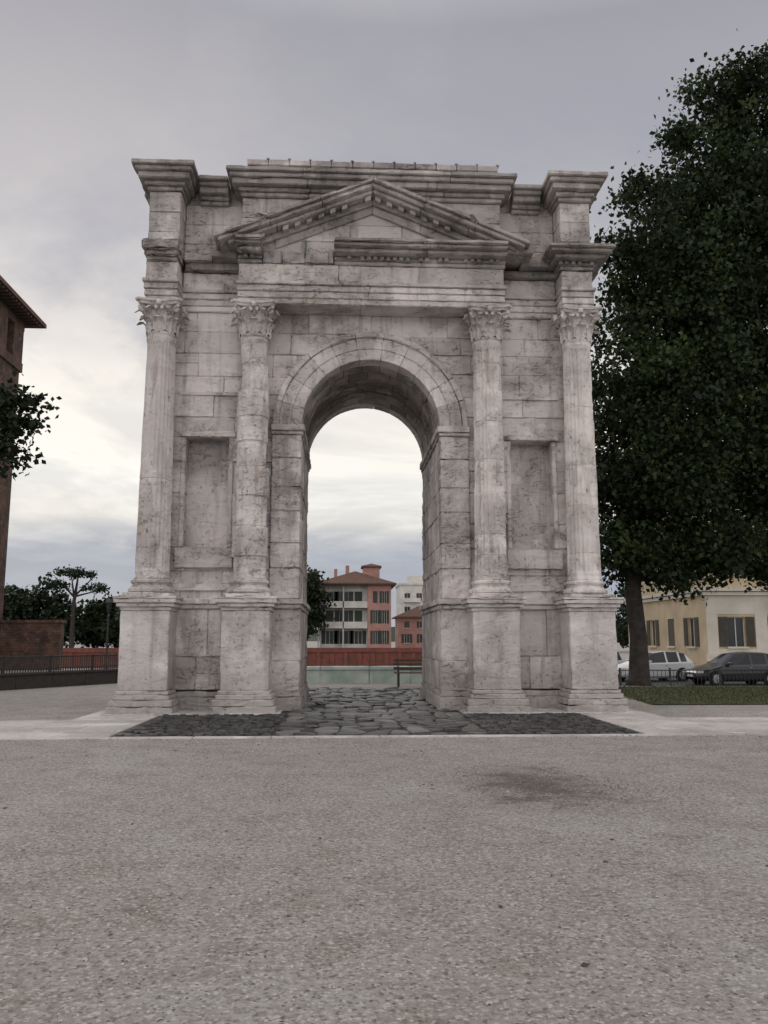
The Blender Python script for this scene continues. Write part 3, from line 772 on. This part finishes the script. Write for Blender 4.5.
facade(t,(x1,y0-1.2,0),(0,1,0),(1,0,0),y1-y0+1.2,0,[(1.5,2.5),(5,6),(8,9)],rowsA,(4,1,2,3),False,False)
t.add([(x1-3.6,y0,0),(x1-3.6,y0-1.2,0),(x1-3.6,y0-1.2,9.9),(x1-3.6,y0,9.9),(x0,y0,0),(x0,y1,0),(x0,y1,9.9),(x0,y0,9.9),(x1,y1,0),(x1,y1,9.9)],[(0,1,2,3),(4,5,6,7),(5,8,9,6)],m=0)
for z in(3.25,6.35):
    box(t,x0-.3,x1-3.65,y0-1.3,y0-.002,z,z+.18,m=5); box(t,x0-.3,x1-3.65,y0-1.3,y0-1.22,z+.18,z+1.0,m=5)
box(t,x0-.3,x0-.1,y0-1.3,y0,0,9.6,m=5); box(t,x0+3.5,x0+3.65,y0-1.3,y0,0,9.6,m=5)
hip(t,x0,x1,y0-1.2,y1,10.1,2.3,.8,6)
box(t,3.0,5.6,114.5,118,10.6,12.9,m=4); hip(t,3.0,5.6,114.5,118,13.1,.5,.3,6); box(t,.2,.8,115,115.6,11,13.2,m=4); box(t,-1.6,-1.1,114.5,115,11,12.6,m=4)
finish(t,'walls_and_roof',[M_white,M_glass,M_wframe,M_green_sh,M_pink,M_white,M_roof],T)
T=empty('apartment_block'); t=MB()
facade(t,(12.4,165,0),(1,0,0),(0,-1,0),14,0,[(1+i*2.6,2.3+i*2.6) for i in range(5)],[(1+3*i,2.7+3*i) for i in range(3)]+[(10,11.6,13.4)],(0,1,2,3),False,True)
facade(t,(12.4,165,0),(0,1,0),(-1,0,0),12,0,[(2,3.2),(7,8.2)],[(1+3*i,2.7+3*i) for i in range(3)]+[(10,11.6,13.4)],(0,1,2,3),False,True)
for k in range(4): box(t,13.2,16.9,163.9,164.99,.6+3*k,.75+3*k,m=0); box(t,13.2,16.9,163.9,164,.75+3*k,1.5+3*k,m=0)
box(t,12.1,26.7,164.7,177.3,13.4,13.8,m=0); box(t,14.5,18.5,168,172,13.8,15.6,m=0); box(t,22,24,168,170,13.8,15,m=0)
finish(t,'walls',[M_white,M_glass,M_wframe,M_green_sh],T)
T=empty('town_house'); t=MB()
facade(t,(9.2,124,0),(1,0,0),(0,-1,0),9,0,[(1,1.9),(3.6,4.5),(6.4,7.3)],[(1,2.5),(3.5,4.6,5.2)],(0,1,2,3),True,True)
facade(t,(9.2,132,0),(0,-1,0),(-1,0,0),8,0,[(3,4)],[(1,2.5),(3.5,4.6,5.2)],(0,1,2,3),True,True)
hip(t,9.2,18.2,124,132,5.4,2,.6,4); finish(t,'walls_and_roof',[M_pink,M_glass,M_wframe,M_shut,M_roof],T)
T=empty('yellow_palazzo'); t=MB(); z=-.55
x0=21.6
facade(t,(x0,32,0),(1,0,0),(0,-1,0),26,z,[(1.3+i*3.1,2.4+i*3.1) for i in range(8)],[(1.1,2.9),(5.6,7.7),(9.6,11.4,12.6)],(0,1,2,3),True,True)
facade(t,(x0,46,0),(0,-1,0),(-1,0,0),14,z,[(1.3+i*3.3,2.4+i*3.3) for i in range(4)],[(1.1,2.9),(5.6,7.7),(9.6,11.4,12.6)],(0,1,2,3),True,True)
for zz_,d in((4.2,.18),(4.45,.28),(8.7,.12)): box(t,x0-d,x0+26,32-d,31.998,zz_,zz_+.2,m=2); box(t,x0-d,x0-.002,32,46,zz_,zz_+.2,m=2)
box(t,x0-.1,x0+26,31.9,31.998,z,.5,m=2); box(t,x0-.1,x0+26,31.85,31.99,.5,.62,m=2)
for i in range(8):
    xx=x0+1.3+i*3.1; box(t,xx-.25,xx+1.35,31.8,31.99,7.85,8.05,m=2)
box(t,x0+3.6,x0+6.6,31,31.7,5.0,5.15,m=2)
for k in range(20): box(t,x0+3.65+k*.15,x0+3.68+k*.15,31.02,31.05,5.15,6.1,m=3)
box(t,x0+3.6,x0+6.6,31,31.05,6.1,6.15,m=3)
for i in range(9):
    a=x0+(0 if i==0 else 2.4+(i-1)*3.1+.62); b_=x0+(1.3+i*3.1-.62 if i<8 else 26)
    box(t,a,b_,31.96,31.997,.63,4.19,m=4)
for i in range(8):
    a=x0+1.3+i*3.1; box(t,a-.62,a+1.72,31.975,31.998,3.05,4.19,m=4); box(t,a-.62,a+1.72,31.975,31.998,.63,.95,m=4)
hip(t,x0,x0+26,32,46,12.8,3.2,.9,5)
finish(t,'walls_and_roof',[M_yellow,M_glass,M_cream,M_shut,M_cream,M_roof],T)
# ---------------------------------------------------------------- walls / rails / lamp / bench
t=MB(); x=-7.6
while x<QX:
    w=random.uniform(1.2,1.8); rbox(t,x,x+w-.01,11.6,12.0,-.05,.46,st=.3); rbox(t,x,x+w-.01,11.54,12.06,.462,.58,st=.3); x+=w
s=NT('mossy_stone'); s.rough(.9); s.col(s.mix((.33,.42,.38),(.54,.60,.55),s.ramp(s.noise(1.5,4,.6),[(.35,0),(.65,1)])))
finish(t,'quay_parapet',s.mat)
t=MB(); box(t,-82,40,107.7,108.3,-5,-.3); 
for k in range(60): box(t,-82+k*2,-81.4+k*2,107.5,107.7,-5,-.4)
box(t,-82,40,107.55,108.45,-.3,.35); finish(t,'embankment_wall',M_redwall)
T=empty('low_wall_with_railing'); t=MB(); r=MB()
A=Vector((-16,-1.5,0));B=Vector((-8.3,12.2,0)); D=(B-A); L=D.length; D.normalize(); Nn=Vector((-D.y,D.x,0))
def fmw(p): q=A+D*p[0]+Nn*p[1]; return (q.x,q.y,p[2])
k=0
while k<L-.1:
    w=min(1.4,L-k); rbox(t,k,k+w-.01,0,.3,-.05,.42,st=.3,fmap=fmw); rbox(t,k,k+w-.01,-.04,.34,.422,.5,st=.3,fmap=fmw); k+=1.4
k=.05
while k<L: box(r,k,k+.025,.14,.165,.5,.95,fmap=fmw); k+=.1
k=0
while k<L: box(r,k,k+.06,.12,.18,.5,1.02,fmap=fmw); k+=1.8
box(r,0,L,.12,.18,.95,1.0,fmap=fmw); box(r,0,L,.135,.165,.6,.63,fmap=fmw)
finish(t,'wall',simple('dark_wall_stone',(.05,.046,.042),.9),T); finish(r,'railing',M_iron,T)
T=empty('street_lamp'); t=MB(); lx,ly=-9.0,12.6
lathe(t,lx,ly,[(.11,0),(.11,.08),(.08,.12),(.07,.5),(.045,.6),(.035,.7),(.03,2.3),(.045,2.32),(.045,2.38),(.02,2.42),(.02,2.5),(.07,2.54),(.02,2.56)],n=14)
lathe(t,lx,ly,[(.06,2.57),(.11,2.82)],n=6,m=1); lathe(t,lx,ly,[(.14,2.82),(.14,2.85),(.08,2.94),(.02,2.98),(.01,3.06)],n=6)
finish(t,'post_and_lantern',[M_iron,M_glass],T)
T=empty('park_bench'); t=MB(); bx,by=1.9,9.3
for i in range(4): rbox(t,bx-.8,bx+.8,by-.24+i*.125,by-.14+i*.125,.43,.465,st=.5)
for i in range(3): rbox(t,bx-.8,bx+.8,by+.27+i*.025,by+.30+i*.025,.53+i*.13,.63+i*.13,st=.5)
for sx in(-.65,.65):
    for yy in(-.2,.2): box(t,bx+sx-.025,bx+sx+.025,by+yy-.025,by+yy+.025,0,.43,m=1)
    box(t,bx+sx-.025,bx+sx+.025,by-.24,by+.27,.40,.43,m=1); tube(t,[(bx+sx,by+.22,.4),(bx+sx,by+.34,.95)],[.025,.02],6,m=1)
    tube(t,[(bx+sx,by-.22,.43),(bx+sx,by-.22,.64),(bx+sx,by+.26,.66)],[.02,.02,.02],6,m=1)
finish(t,'seat_and_frame',[M_wood,M_iron],T)
sheet('street',[(10.2,16),(80,16),(80,29),(10.2,29)],-.545,M_asphalt)
t=MB(); rbox(t,16.3,80,29,29.15,-.6,-.42,st=2); rbox(t,16.3,80,29.15,31.8,-.6,-.43,st=3); finish(t,'sidewalk',M_slab)
T=empty('iron_railing'); t=MB(); k=8.3
while k<30: box(t,k,k+.016,14.6,14.616,-.6,.32); k+=.16
k=8.3
while k<30: box(t,k,k+.06,14.58,14.64,-.6,.42); k+=2
box(t,8.3,30,14.59,14.63,.30,.34); box(t,8.3,30,14.59,14.63,-.35,-.31); finish(t,'bars',M_iron,T)
T=empty('sign_pole'); t=MB(); tube(t,[(14.6,9.2,-.2),(14.6,9.2,3.6)],[.04,.035],8); box(t,14.42,14.78,9.155,9.163,2.9,3.5,m=1); finish(t,'pole_and_plate',[M_iron,M_wframe],T)
def paint(name,c):
    s=NT(name); s.col(c); s.rough(.28); s.b.inputs['Coat Weight'].default_value=.6; return s.mat
M_tyre=simple('tyre',(.015,.015,.015),.9); M_rim=simple('rim',(.35,.35,.36),.35,.8); M_lampr=simple('tail_light',(.25,.01,.01),.3); M_lampw=simple('head_light',(.6,.6,.6),.2); M_cglass=simple('car_glass',(.02,.022,.025),.06,bump=0)
def car(loc,rot,pm,L=4.1):
    E=empty('parked_car'); t=MB(); k=L/4.0
    S=[(0,.36,.52,.56,.60,.50),(.06,.24,.60,.66,.76,.62),(.5,.2,.70,.80,.84,.70),(1.05,.18,.86,.94,.86,.72),(1.12,.18,.88,.97,.86,.72),(1.75,.18,.92,1.40,.87,.62),(2.38,.18,.93,1.48,.87,.63),(2.47,.18,.935,1.48,.87,.63),(3.1,.18,.95,1.46,.87,.61),(3.2,.18,.955,1.45,.87,.61),(3.55,.2,.96,1.38,.86,.58),(3.86,.24,.96,1.02,.82,.62),(3.97,.3,.88,.93,.78,.6),(4.0,.4,.6,.64,.70,.5)]
    vs=[];m=len(S)
    for (x,zb,zt,zr,w,wr) in S:
        half=[(w*.86,zb),(w*.98,zb+.1),(w,(zb+zt)/2),(w*.985,zt-.06),(w*.95,zt),(wr,zr-.02 if zr-zt>.2 else zr-.01),(wr*.6,zr+.015),(0,zr+.02)]
        ring_=[(-y,z) for y,z in half]+[(y,z) for y,z in reversed(half[:-1])]
        vs+=[(x*k,y,z) for y,z in ring_]
    n=15; G=[];Bf=[]
    for i in range(m-1):
        for j in range(n-1):
            f=(i*n+j,(i+1)*n+j,(i+1)*n+j+1,i*n+j+1)
            side=j in(4,9); top=j in(5,6,7,8)
            g=(side and 4<=i<=9 and i not in(6,8) ) or (top and (i==4 or i==10))
            (G if g else Bf).append(f)
    Bf+= [tuple(range(n)),tuple((m-1)*n+j for j in reversed(range(n)))]
    o=len(t.v); t.v+=vs; t.a+=[.5]*len(vs); t.f+=[tuple(i+o for i in f) for f in Bf+G]; t.m+=[0]*len(Bf)+[1]*len(G)
    for (wx) in(.78,3.22):
        for s_ in(-1,1):
            def cyl(r,y0,y1,mm,N_=20):
                v=[(wx*k+r*math.cos(2*math.pi*q/N_),y,.31+r*math.sin(2*math.pi*q/N_)) for y in(y0,y1) for q in range(N_)]
                t.add(v,[(q,(q+1)%N_,N_+(q+1)%N_,N_+q) for q in range(N_)]+[tuple(range(N_)),tuple(range(N_,2*N_))],m=mm)
            cyl(.37,s_*.80,s_*.872,2); cyl(.31,s_*.70,s_*.885,2); cyl(.20,s_*.86,s_*.892,3); 
            for q in range(5):
                a_=q*1.257; tube(t,[(wx*k,s_*.897,.31),(wx*k+.19*math.cos(a_),s_*.895,.31+.19*math.sin(a_))],[.03,.02],5,m=3)
    for s_ in(-1,1):
        box(t,.02,.25,s_*.66-.12,s_*.66+.12,.56,.68,m=5); box(t,3.86*k,3.985*k,s_*.66-.1,s_*.66+.1,.68,.9,m=4); rbox(t,1.3*k,1.45*k,s_*.97-.09,s_*.97+.09,.92,1.04,st=.1,m=0)
        box(t,2.3*k,2.42*k,s_*.875-.01,s_*.875+.01,.78,.81,m=3)
    box(t,-.01,.02,-.26,.26,.38,.49,m=6); box(t,3.99*k,4.02*k,-.26,.26,.5,.61,m=6)
    ob=finish(t,'body',[pm,M_cglass,M_tyre,M_rim,M_lampr,M_lampw,M_white],E)
    md=ob.modifiers.new('b','BEVEL'); md.width=.02; md.segments=2; md.limit_method='ANGLE'; md.angle_limit=R(35)
    E.location=loc; E.rotation_euler=(0,0,rot); return E
car((13.0,23.5,-.54),R(12),paint('white_paint',(.66,.67,.68)))
car((15.4,20.0,-.54),R(3),paint('black_paint',(.02,.022,.026)),4.2)
car((10.9,26.0,-.54),R(25),paint('silver_paint',(.5,.5,.51)))
car((20.6,21.5,-.54),R(4),paint('grey_paint',(.10,.10,.11)))
# ---------------------------------------------------------------- world
w=bpy.data.worlds.new('World'); sc.world=w; w.use_nodes=True; nt=w.node_tree
try:
    w.cycles.sampling_method='MANUAL'; w.cycles.sample_map_resolution=512
except Exception: pass
bg=nt.nodes['Background']
class WN(NT):
    def __init__(s): s.t=nt; s.tc=s.n('ShaderNodeTexCoord'); s.co=s.tc.outputs['Generated']
q=WN()
sky=q.n('ShaderNodeTexSky'); sky.sky_type='NISHITA'; sky.sun_disc=False; sky.sun_elevation=R(30); sky.sun_rotation=R(-20)
sp=q.n('ShaderNodeSeparateXYZ'); q.l(q.co,sp.inputs[0])
z=q.math('MAXIMUM',sp.outputs[2],0.0)
zd=q.math('ADD',z,.13)
cb=q.n('ShaderNodeCombineXYZ'); q.l(q.math('DIVIDE',sp.outputs[0],zd),cb.inputs[0]); q.l(q.math('DIVIDE',sp.outputs[1],zd),cb.inputs[1])
nw=q.noise(.55,3,.5,co=cb.outputs[0])
zw=q.math('ADD',z,q.math('MULTIPLY',q.math('SUBTRACT',nw,.5),.08))
base=q.ramp(zw,[(0,(.40,.43,.49)),(.05,(.36,.40,.48)),(.10,(.40,.43,.50)),(.135,(.93,.89,.81)),(.17,(1.0,.97,.90)),(.27,(.98,.93,.84)),(.33,(.72,.69,.67)),(.42,(.50,.49,.52)),(.62,(.365,.36,.395)),(.80,(1.0,.98,.97))])  # last stop: zenith above the frame, brightened to help light the facade
n1=q.noise(.8,6,.6,co=cb.outputs[0],dist=.5)
amt=q.ramp(z,[(0,.5),(.11,.6),(.15,.35),(.27,.35),(.34,1),(.45,.9),(.55,.35)])
c=q.mix(base,(.31,.33,.40),q.math('MULTIPLY',q.ramp(n1,[(.46,0),(.56,.8)]),amt))
n2=q.noise(1.6,6,.6,co=cb.outputs[0],dist=.3)
c=q.mix(c,(1.0,.98,.93),q.math('MULTIPLY',q.ramp(n2,[(.50,0),(.66,.5)]),q.ramp(z,[(.08,0),(.14,1),(.33,.8),(.45,.15)])))
back_fill=q.ramp(q.math('MULTIPLY',sp.outputs[1],-1.0),[(.0,(1,1,1)),(.5,(1.9,1.84,1.78))])  # unseen sky behind the camera brightened, added fill for the shaded front
c=q.mix(c,back_fill,1.0,'MULTIPLY')
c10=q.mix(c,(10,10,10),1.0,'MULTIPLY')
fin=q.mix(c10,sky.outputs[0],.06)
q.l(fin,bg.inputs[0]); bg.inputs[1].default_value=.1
sd=bpy.data.lights.new('sun','SUN'); sd.energy=.5; sd.angle=R(25); sd.color=(1,.95,.88)
so=bpy.data.objects.new('sun',sd); sc.collection.objects.link(so)
az=R(-20); el=R(30); d=Vector((math.sin(az)*math.cos(el),math.cos(az)*math.cos(el),math.sin(el)))
so.rotation_euler=d.to_track_quat('Z','Y').to_euler()
cd=bpy.data.cameras.new('camera'); cam=bpy.data.objects.new('camera',cd); sc.collection.objects.link(cam); sc.camera=cam
cd.sensor_fit='VERTICAL'; cd.sensor_height=24; cd.lens=24*840/1024; cd.clip_end=5000; cd.clip_start=.05
cam.location=(-.67,-18.4,1.5); cam.rotation_euler=(R(90+8.66),0,R(-3.0))
sc.view_settings.view_transform='Standard'; sc.view_settings.look='None'; sc.view_settings.exposure=0
